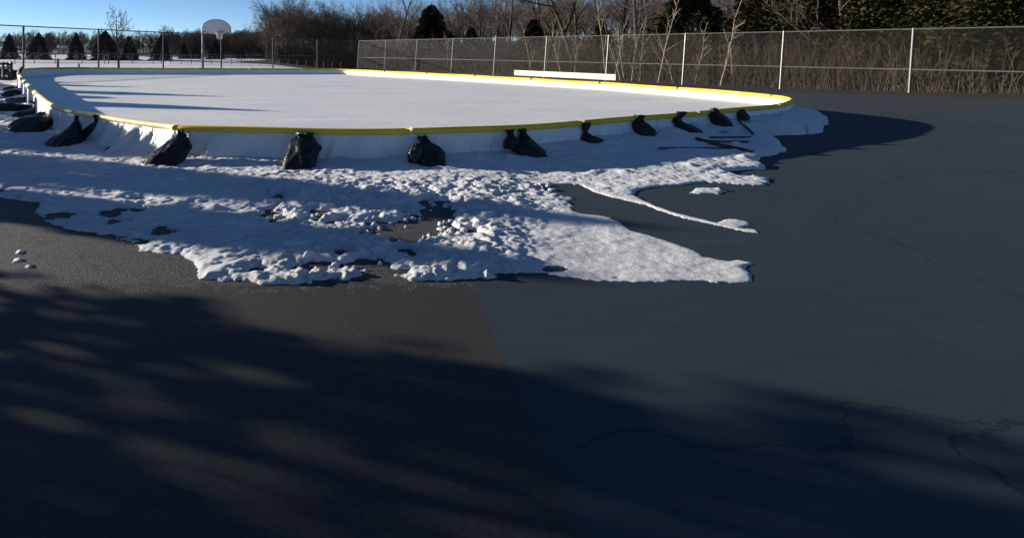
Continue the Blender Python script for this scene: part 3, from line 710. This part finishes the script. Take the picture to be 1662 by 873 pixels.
# ------------------------------------------------------------------ trees
def branch(rn, p, d, L, r0, r1, nseg, wig, uplift=0.0):
    pts = [np.array(p, float)]; d = np.array(d, float)
    for i in range(nseg):
        d = d + np.array([rn.gauss(0, wig), rn.gauss(0, wig), rn.gauss(0, wig) + uplift]); d /= np.linalg.norm(d)
        pts.append(pts[-1] + d * L / nseg)
    return np.array(pts), np.linspace(r0, r1, nseg + 1)
def side_dir(rn, d, ang):
    a = np.array([rn.gauss(0, 1), rn.gauss(0, 1), rn.gauss(0, 1)]); a -= a.dot(d) * d; a /= np.linalg.norm(a) + 1e-9
    v = d * math.cos(ang) + a * math.sin(ang); return v / np.linalg.norm(v)
def bare(seed, H, r0=.16, fork=.28, counts=(10, 7, 6, 4), spread=.75, levels=4, twig_r=.006, trunk=None, crown=None, org=(0, 0, 0), lean=0.03):
    """fills trunk / crown mesh builders with a bare tree"""
    rn = random.Random(seed)
    trunk = trunk or MB(); crown = crown or MB()
    p, r = branch(rn, org, (rn.gauss(0, lean), rn.gauss(0, lean), 1), H * .9, r0, r0 * .12, 9, .05, .02)
    trunk.tube(p, r, 7, False)
    def grow(p, r, L, lev):
        n = counts[lev]; N = len(p) - 1
        for i in range(n):
            f = (fork if lev == 0 else .2) + (1 - (fork if lev == 0 else .2)) * (i + rn.random()) / n
            k = min(N - 1, int(f * N)); q = p[k] + (p[k + 1] - p[k]) * (f * N - k); d = p[k + 1] - p[k]; d = d / np.linalg.norm(d)
            l = L * (spread if lev == 0 else .62) * (1.05 - .62 * f) * rn.uniform(.65, 1.2)
            rb = max(twig_r, r[k] * rn.uniform(.45, .68))
            dd = side_dir(rn, d, R(rn.uniform(26, 58)))
            if lev == 0 and dd[2] < .1: dd[2] = .25
            ns = 5 if lev == 0 else (3 if lev == 1 else 2)
            b, br = branch(rn, q, dd, l, rb, max(twig_r * .6, rb * .25), ns, .12 + .04 * lev, .05)
            (trunk if lev == 0 else crown).tube(b, br, 5 if lev == 0 else 3, False)
            if lev + 1 < levels: grow(b, br, l, lev + 1)
    grow(p, r, H, 0)
    return trunk, crown
def tree_proto(name, seed, H, bark='bark', twig='twig', **kw):
    t, c = bare(seed, H, **kw); root = empty(name)
    t.build('trunk', M[bark], root); c.build('crown', M[twig], root); return root
def place(proto, used, x, y, rot, sc, label, cat, group=None, z=None):
    o = proto if proto not in used else copy_tree(proto); used.add(proto)
    o.location = (x, y, float(terrain(x, y)) - .05 if z is None else z); o.rotation_euler = (0, 0, rot); o.scale = (sc,) * 3
    return tag(o, label, cat, group)
used = set()
pro = [tree_proto('bare_tree', 11, 10.5, r0=.17, spread=.62), tree_proto('bare_tree', 12, 11.5, r0=.20, fork=.22, spread=.75), tree_proto('bare_tree', 13, 9.5, r0=.15, fork=.3, spread=.6),
       tree_proto('bare_tree', 14, 12, r0=.18, fork=.34, spread=.55), tree_proto('bare_tree', 15, 10, r0=.22, fork=.15, spread=.85)]
# front rows of the wood behind the right-hand fence
def along(t, q): p = FA + FD * t + FN * q; return p
n_wood = 0
for row, (q0, step, jit) in enumerate(((6, 5.2, 2.0), (11, 5.0, 2.4), (17, 5.2, 2.6), (24, 6.0, 3.0))):
    t = -34 if row else -2
    while t < 66:
        x, y = along(t + rnd.uniform(-jit, jit), q0 + rnd.uniform(-jit, jit)); t += step
        px = CX + F * x / y if y > 3 else 1e9
        if y < 8 or px < 455 or px > 1720: continue
        if (1040 < px < 1195 and q0 < 20) or (655 < px < 742 and q0 < 12): continue
        k = rnd.randrange(5); sc = rnd.uniform(.72, 1.08) * (.86 if px < 700 else 1.0)
        place(pro[k], used, x, y, rnd.uniform(0, 6.28), sc, 'bare brown deciduous tree in the wood behind the tall sunlit fence', 'tree', 'bare trees of the wood')
# the spreading tree where the wood ends on the left
p_end = tree_proto('bare_tree', 31, 9.2, r0=.2, fork=.16, spread=.95, counts=(12, 8, 6, 4))
place(p_end, used, *at(466, 100, 84)[:2], .4, 1.02, 'wide dark bare tree with low spreading limbs at the left end of the wood', 'tree')
# tall forked trees that stand out above the fence
p_fork = tree_proto('bare_tree', 35, 13, r0=.19, fork=.3, spread=.6, counts=(9, 7, 6, 4), lean=.0)
for px, Y, lab, rot in ((640, 63, 'pale grey bare tree with upswept limbs left of the pointed cedar', .3), (824, 50, 'dark bare tree with two wide forked limbs left of the bench', 2.2),
                        (930, 43, 'tall dark forked tree rising above the middle of the bench', 4.1), (1036, 40, 'dark tree with looping limbs left of the large cedar', 5.2)):
    place(p_fork, used, *at(px, 100, Y)[:2], rot, .95, lab, 'tree')
# lone young tree by the left fence
p_lone = tree_proto('young_tree', 41, 4.1, r0=.085, fork=.32, counts=(9, 6, 4, 2), spread=.5, levels=3, twig_r=.012, bark='bark', twig='bark')
place(p_lone, used, *at(193, 108, 37)[:2], 1.0, 1.07, 'small lone bare tree rising above the left fence between two spruces', 'tree', z=-.02)
# pale saplings right behind the fence
def sapling(seed, H, pts=None):
    rn = random.Random(seed); t, c = MB(), MB()
    p, r = branch(rn, (0, 0, -.1), (rn.gauss(0, .05), rn.gauss(0, .05), 1), H, .038, .010, 9, .07, .03); t.tube(p, r, 6, False)
    for i in range(11):
        f = .25 + .7 * i / 11; k = int(f * 9); d = p[k + 1] - p[k]; d /= np.linalg.norm(d)
        b, br = branch(rn, p[k], side_dir(rn, d, R(rn.uniform(25, 50))), H * .26 * (1.1 - f) * rn.uniform(.6, 1.3) + .25, .013, .005, 4, .1, .06); c.tube(b, br, 3, False)
        for j in range(3):
            b2, br2 = branch(rn, b[1 + j], side_dir(rn, d, R(45)), .35 * rn.uniform(.5, 1.2), .006, .003, 2, .1, .05); c.tube(b2, br2, 3, False)
    root = empty('sapling'); t.build('trunk', M['pale_bark'], root); c.build('crown', M['pale_bark'], root); return root
sap = [sapling(s_, h_) for s_, h_ in ((3, 4.6), (5, 5.8), (8, 5.0))]
for px, q_, k, sc, lab in ((727, 2.2, 0, .9, None), (864, 1.6, 1, .8, None), (886, 1.4, 0, .85, None), (902, 1.8, 2, .8, None), (911, 1.2, 0, .95, None), (932, 1.5, 2, .8, None),
                           (983, 1.0, 1, 1.1, 'pale forked sapling rising past the right end of the bench'), (996, 1.5, 2, .95, None), (1007, 1.3, 0, .9, None), (1014, 1.6, 2, .85, None), (1025, 1.4, 0, .9, None), (1037, 1.8, 1, .8, None),
                           (1067, 1.2, 1, 1.12, 'tall sunlit pale sapling between the bench and the large cedar'), (1092, 1.6, 0, .8, None), (1127, 1.7, 2, .8, None),
                           (1168, 1.0, 2, 1.05, 'curved sunlit sapling near the photo edge right of the large cedar'), (1190, 1.5, 0, .8, None)):
    kx = (px - CX) / F      # where that column meets the line q_ behind the fence
    A = FA + FN * q_; t = (kx * A[1] - A[0]) / (FD[0] - kx * FD[1]); x, y = A + FD * t
    place(sap[k], used, x, y, rnd.uniform(0, 6.28), sc, lab or 'thin pale bare sapling growing just behind the tall sunlit fence', 'sapling', None if lab else 'pale saplings behind the fence')

# the deeper wood and far treelines: masses nobody could count
def mass(name, spots, mat, levels, counts, twig, hr, seed, fk=(.10, .3)):
    rn = random.Random(seed); mb = MB()
    for x, y in spots:
        H = rn.uniform(*hr); bare(rn.randrange(10 ** 6), H, r0=.011 * H + .03, fork=rn.uniform(*fk), counts=counts, spread=rn.uniform(.5, .8), levels=levels, twig_r=twig,
                                  trunk=mb, crown=mb, org=(x, y, float(terrain(x, y)) - .1))
    o = mb.build(name, mat); o['kind'] = 'stuff'; return o
sp = []
for q0 in np.arange(31, 78, 6.5):
    t = -60
    while t < 70:
        x, y = along(t + rnd.uniform(-3, 3), q0 + rnd.uniform(-3, 3)); t += 4.0
        px = CX + F * x / y if y > 5 else 1e9
        if 430 < px < 1750 and y > 25: sp.append((x, y))
for i in range(110):
    Y = rnd.uniform(80, 125); px = rnd.uniform(424, 640); sp.append((at(px, 0, Y)[0], Y))
mass('wood', sp, M['twig'], 3, (12, 8, 6), .013, (6.6, 9.6), 5)
sp = []
for k in range(230):
    Y = rnd.uniform(165, 215); px = rnd.uniform(-60, 480); sp.append((at(px, 0, Y)[0], Y))
mass('distant_wood', sp, M['twig'], 3, (15, 7, 4), .028, (4.8, 6.9), 6, (.02, .12))
sp = []
for k in range(110):
    Y = rnd.uniform(122, 152); px = rnd.uniform(262, 470); sp.append((at(px, 0, Y)[0], Y))
mass('distant_wood', sp, M['bark'], 3, (15, 7, 4), .022, (4.2, 6.4), 8, (.02, .12))
# undergrowth
rn = random.Random(77); V = []; Fc = []; k = 0
def stem(p, d, L, r):
    global k
    d = np.array(d) / np.linalg.norm(d); e = np.array(p) + d * L; mid = (np.array(p) + e) / 2 + np.array([rn.gauss(0, .06), rn.gauss(0, .06), 0]) * L
    for q_, rr_ in ((p, r), (mid, r * .75), (e, r * .35)):
        for j in range(3):
            th = 2 * math.pi * j / 3; V.append((q_[0] + rr_ * math.cos(th), q_[1] + rr_ * math.sin(th), q_[2]))
    for i in (0, 3): Fc.extend([(k + i + j, k + i + (j + 1) % 3, k + i + 3 + (j + 1) % 3, k + i + 3 + j) for j in range(3)])
    k += 9; return mid, e
for i in range(15000):
    q_ = 1.4 + 26 * rn.random() ** 1.4; t = rn.uniform(-26, 62); x, y = along(t, q_)
    if y < 9: continue
    px = CX + F * x / y
    if px < 455 or px > 1750: continue
    z = float(terrain(x, y)) - .05; L = rn.uniform(.8, 2.7) * (1 + .02 * q_)
    mid, e = stem((x, y, z), (rn.gauss(0, .3), rn.gauss(0, .3), 1), L, rn.uniform(.006, .014) + .0002 * y)
    for j in range(3): stem(mid + (e - mid) * rn.random(), (rn.gauss(0, .6), rn.gauss(0, .6), .8), L * rn.uniform(.25, .5), .005 + .0001 * y)
br = MB().add(V, Fc).build('brush', M['brush']); br['kind'] = 'stuff'

# evergreens
def conifer(name, seed, H, W, mat, n, shape, leaf, base=.06, trunk_r=.1, droop=.25):
    """shape(f) half-width factor at height fraction f; foliage is many small faces on many short sprays"""
    rn = random.Random(seed); root = empty(name)
    MB().tube([(0, 0, -.2), (0, 0, H * .5), (0, 0, H * .96)], [trunk_r, trunk_r * .6, trunk_r * .1], 7).build('trunk', M['bark'], root)
    V = []; Fc = []; kk = 0
    lob = [(rn.uniform(0, 6.28), rn.uniform(.75, 1.2)) for _ in range(9)]
    for i in range(n):
        f = base + (1 - base) * rn.random() ** 1.25; th = rn.uniform(0, 6.28)
        wmod = 1 + .16 * math.sin(3 * th + lob[0][0] + 5 * f) + .13 * math.sin(5 * th + lob[1][0] - 17 * f) + .10 * math.sin(f * 46 + lob[2][0] + th)
        rm = W * shape(f) * wmod; rad = rm * (rn.random() ** .45)
        c_ = np.array((rad * math.cos(th), rad * math.sin(th), H * f - droop * rad + rn.gauss(0, .02 * H)))
        if c_[2] < .02: c_[2] = .02 + .1 * rn.random()
        outd = np.array((math.cos(th), math.sin(th), rn.uniform(-.5, .35))); outd /= np.linalg.norm(outd)
        s1 = np.cross(outd, (rn.gauss(0, 1), rn.gauss(0, 1), rn.gauss(0, 1))); s1 /= np.linalg.norm(s1) + 1e-9
        l = leaf * rn.uniform(.6, 1.5); w_ = leaf * rn.uniform(.22, .45)
        V += [c_ - outd * l * .5, c_ + s1 * w_, c_ + outd * l * .7, c_ - s1 * w_]; Fc.append((kk, kk + 1, kk + 2, kk + 3)); kk += 4
    MB().add(V, Fc).build('crown', M[mat], root); return root
cone = lambda f: (1 - f) ** .85 * (1 if f > .12 else .75 + 2 * f)
sprA = conifer('spruce_tree', 51, 4.0, 1.75, 'spruce', 5200, cone, .20)
sprB = conifer('spruce_tree', 52, 4.0, 1.95, 'spruce', 5200, lambda f: (1 - f) ** .7 * (1 if f > .1 else .8 + 2 * f), .20)
for px, top, Y, k, lab in ((15, 58, 86, sprA, 'dark pointed spruce at the left photo edge beyond the tall fence'), (63, 57, 86, sprB, 'broad dark spruce right of the first tall fence post'),
                        (124, 56.5, 86, sprA, 'dark spruce with open snowy gaps on both sides, between two fence posts'), (171, 54, 80, sprB, 'dark rounded spruce standing behind the lone bare tree'),
                        (210, 62, 84, sprA, 'dark spruce just right of the lone bare tree'), (262, 60, 80, sprB, 'wide dark spruce behind the third fence post left of the hoop'),
                        (299, 72, 92, sprA, 'small dark spruce left of the hoop pole'), (318, 76, 95, sprB, 'low dark spruce touching the hoop pole'), (350, 68, 92, sprA, 'dark spruce framed between the hoop pole and the next post'),
                        (392, 78, 95, sprB, 'small dark spruce right of the hoop below the bare wood')):
    x, y, zt = at(px, top, Y); sc = (zt + .1) / 4.0 * (1.03)
    place(k, used, x, y, rnd.uniform(0, 6.28), sc, lab, 'spruce', z=-.05); SC.objects; o_ = [o for o in COL.objects if o.get('label') == lab][0]; wv_ = rnd.uniform(.86, 1.2); o_.scale = (sc * wv_, sc * wv_, sc)
ced = lambda f: (1 - f) ** .55 * (.8 + .35 * math.sin(min(1, f * 1.6) * math.pi)) * (1 if f > .15 else .7 + 2 * f)
cedA = conifer('cedar_tree', 61, 8.0, 2.7, 'cedar', 15000, ced, .24, droop=-.12)
cedB = conifer('cedar_tree', 62, 6.0, 1.9, 'cedar', 8000, ced, .22, droop=-.12)
for px, top, Y, k, wsc, lab in ((700, 11, 57, cedA, 1.12, 'large pointed brown green cedar rising over the fence left of the bench'), (765, 46, 52, cedB, .85, 'small dark cedar top showing just above the fence right of the pointed cedar'),
                           (866, 34, 50, cedB, 1.1, 'rounded dark cedar behind the fence above the left part of the bench'), (976, 37, 44, cedB, .85, 'low dark cedar behind the fence at the right end of the bench'),
                           (1118, -42, 41, cedA, 1.22, 'largest dark cedar filling the top right above the fence'), (622, 84, 62, cedB, .9, 'dark evergreen shrub behind the fence near its far corner')):
    x, y, zt = at(px, top, Y); g = float(terrain(x, y)); o = place(k, used, x, y, rnd.uniform(0, 6.28), 1, lab, 'cedar')
    hz = (zt - g) / (8.0 if k is cedA else 6.0); o.scale = (wsc, wsc, hz)
# evergreens right of the photo's edge, along the same fence line
cedC = conifer('cedar_tree', 63, 8.0, 2.6, 'cedar', 22000, ced, .18, droop=-.12)
for i, (px, Y, hz) in enumerate(((1262, 36, 1.2), (1368, 33, 1.3), (1475, 30, 1.2), (1590, 27, 1.3), (1690, 24.5, 1.3))):
    x, y, _ = at(px, 0, Y); g = float(terrain(x, y)); o = place(cedC, used, x, y, i * 1.3, 1, 'dense dark cedar in the row along the fence right of the largest cedar', 'cedar', 'cedar row along the fence'); o.scale = (1.15, 1.15, hz)
# unseen evergreens added left of the view, shaped to shade the court and ice
d2d = np.array((math.sin(R(SUN_AZ)), -math.cos(R(SUN_AZ)))); p2d = np.array((-d2d[1], d2d[0])); TAN = math.tan(R(SUN_EL))
col_shape = lambda hw: (lambda f: np.interp(f, [p[0] for p in hw], [p[1] for p in hw]))
casters = [  # offset n, start s0, height, half widths by height fraction
 (4.33, -13, 2.56, [(0, .4), (.6, .37), (.8, .38), (.9, .26), (1, .06)]),
 (5.69, -16, 3.25, [(0, .7), (.6, .66), (.77, .47), (.85, .40), (.93, .28), (1, .05)]),
 (7.25, -16, 2.15, [(0, .6), (.8, .62), (.95, .5), (1, .3)]),
 (8.05, -20, 2.9, [(0, .7), (.85, .64), (1, .5)]),
 (10.1, -22, 2.55, [(0, .4), (.85, .42), (1, .2)]),
 (12.85, -26, 2.95, [(0, .5), (.85, .5), (1, .2)]),
 (11.3, -24, 3.70, [(0, .8), (.6, .62), (.85, .4), (1, .03)]),
 (14.3, -28, 3.85, [(0, .8), (.7, .55), (.85, .35), (1, .03)]),
 (2.0, -11, 5.0, [(0, .9), (.8, .9), (1, .3)]),  # this tree and the next two are added to shade the near court
 (0.5, -11, 5.4, [(0, 1.0), (.8, .95), (1, .3)]),
 (-1.2, -11, 5.2, [(0, 1.0), (.8, .95), (1, .3)]),
 (16.8, -31, 3.4, [(0, .8), (.7, .5), (1, .05)]),
]
for i, (n_, s0, H, hw) in enumerate(casters):
    p = p2d * n_ + d2d * s0
    o = conifer('shade_caster_tree', 80 + i, H, 1.0, 'spruce', 9000, col_shape(hw), .13, base=.0, trunk_r=.06, droop=0)
    o.location = (p[0], p[1], -.02); tag(o, 'unseen evergreen added left of the rink to cast shade', 'tree', 'unseen shade casters added left of the rink')
print('verts snow', len(snow.data.vertices))
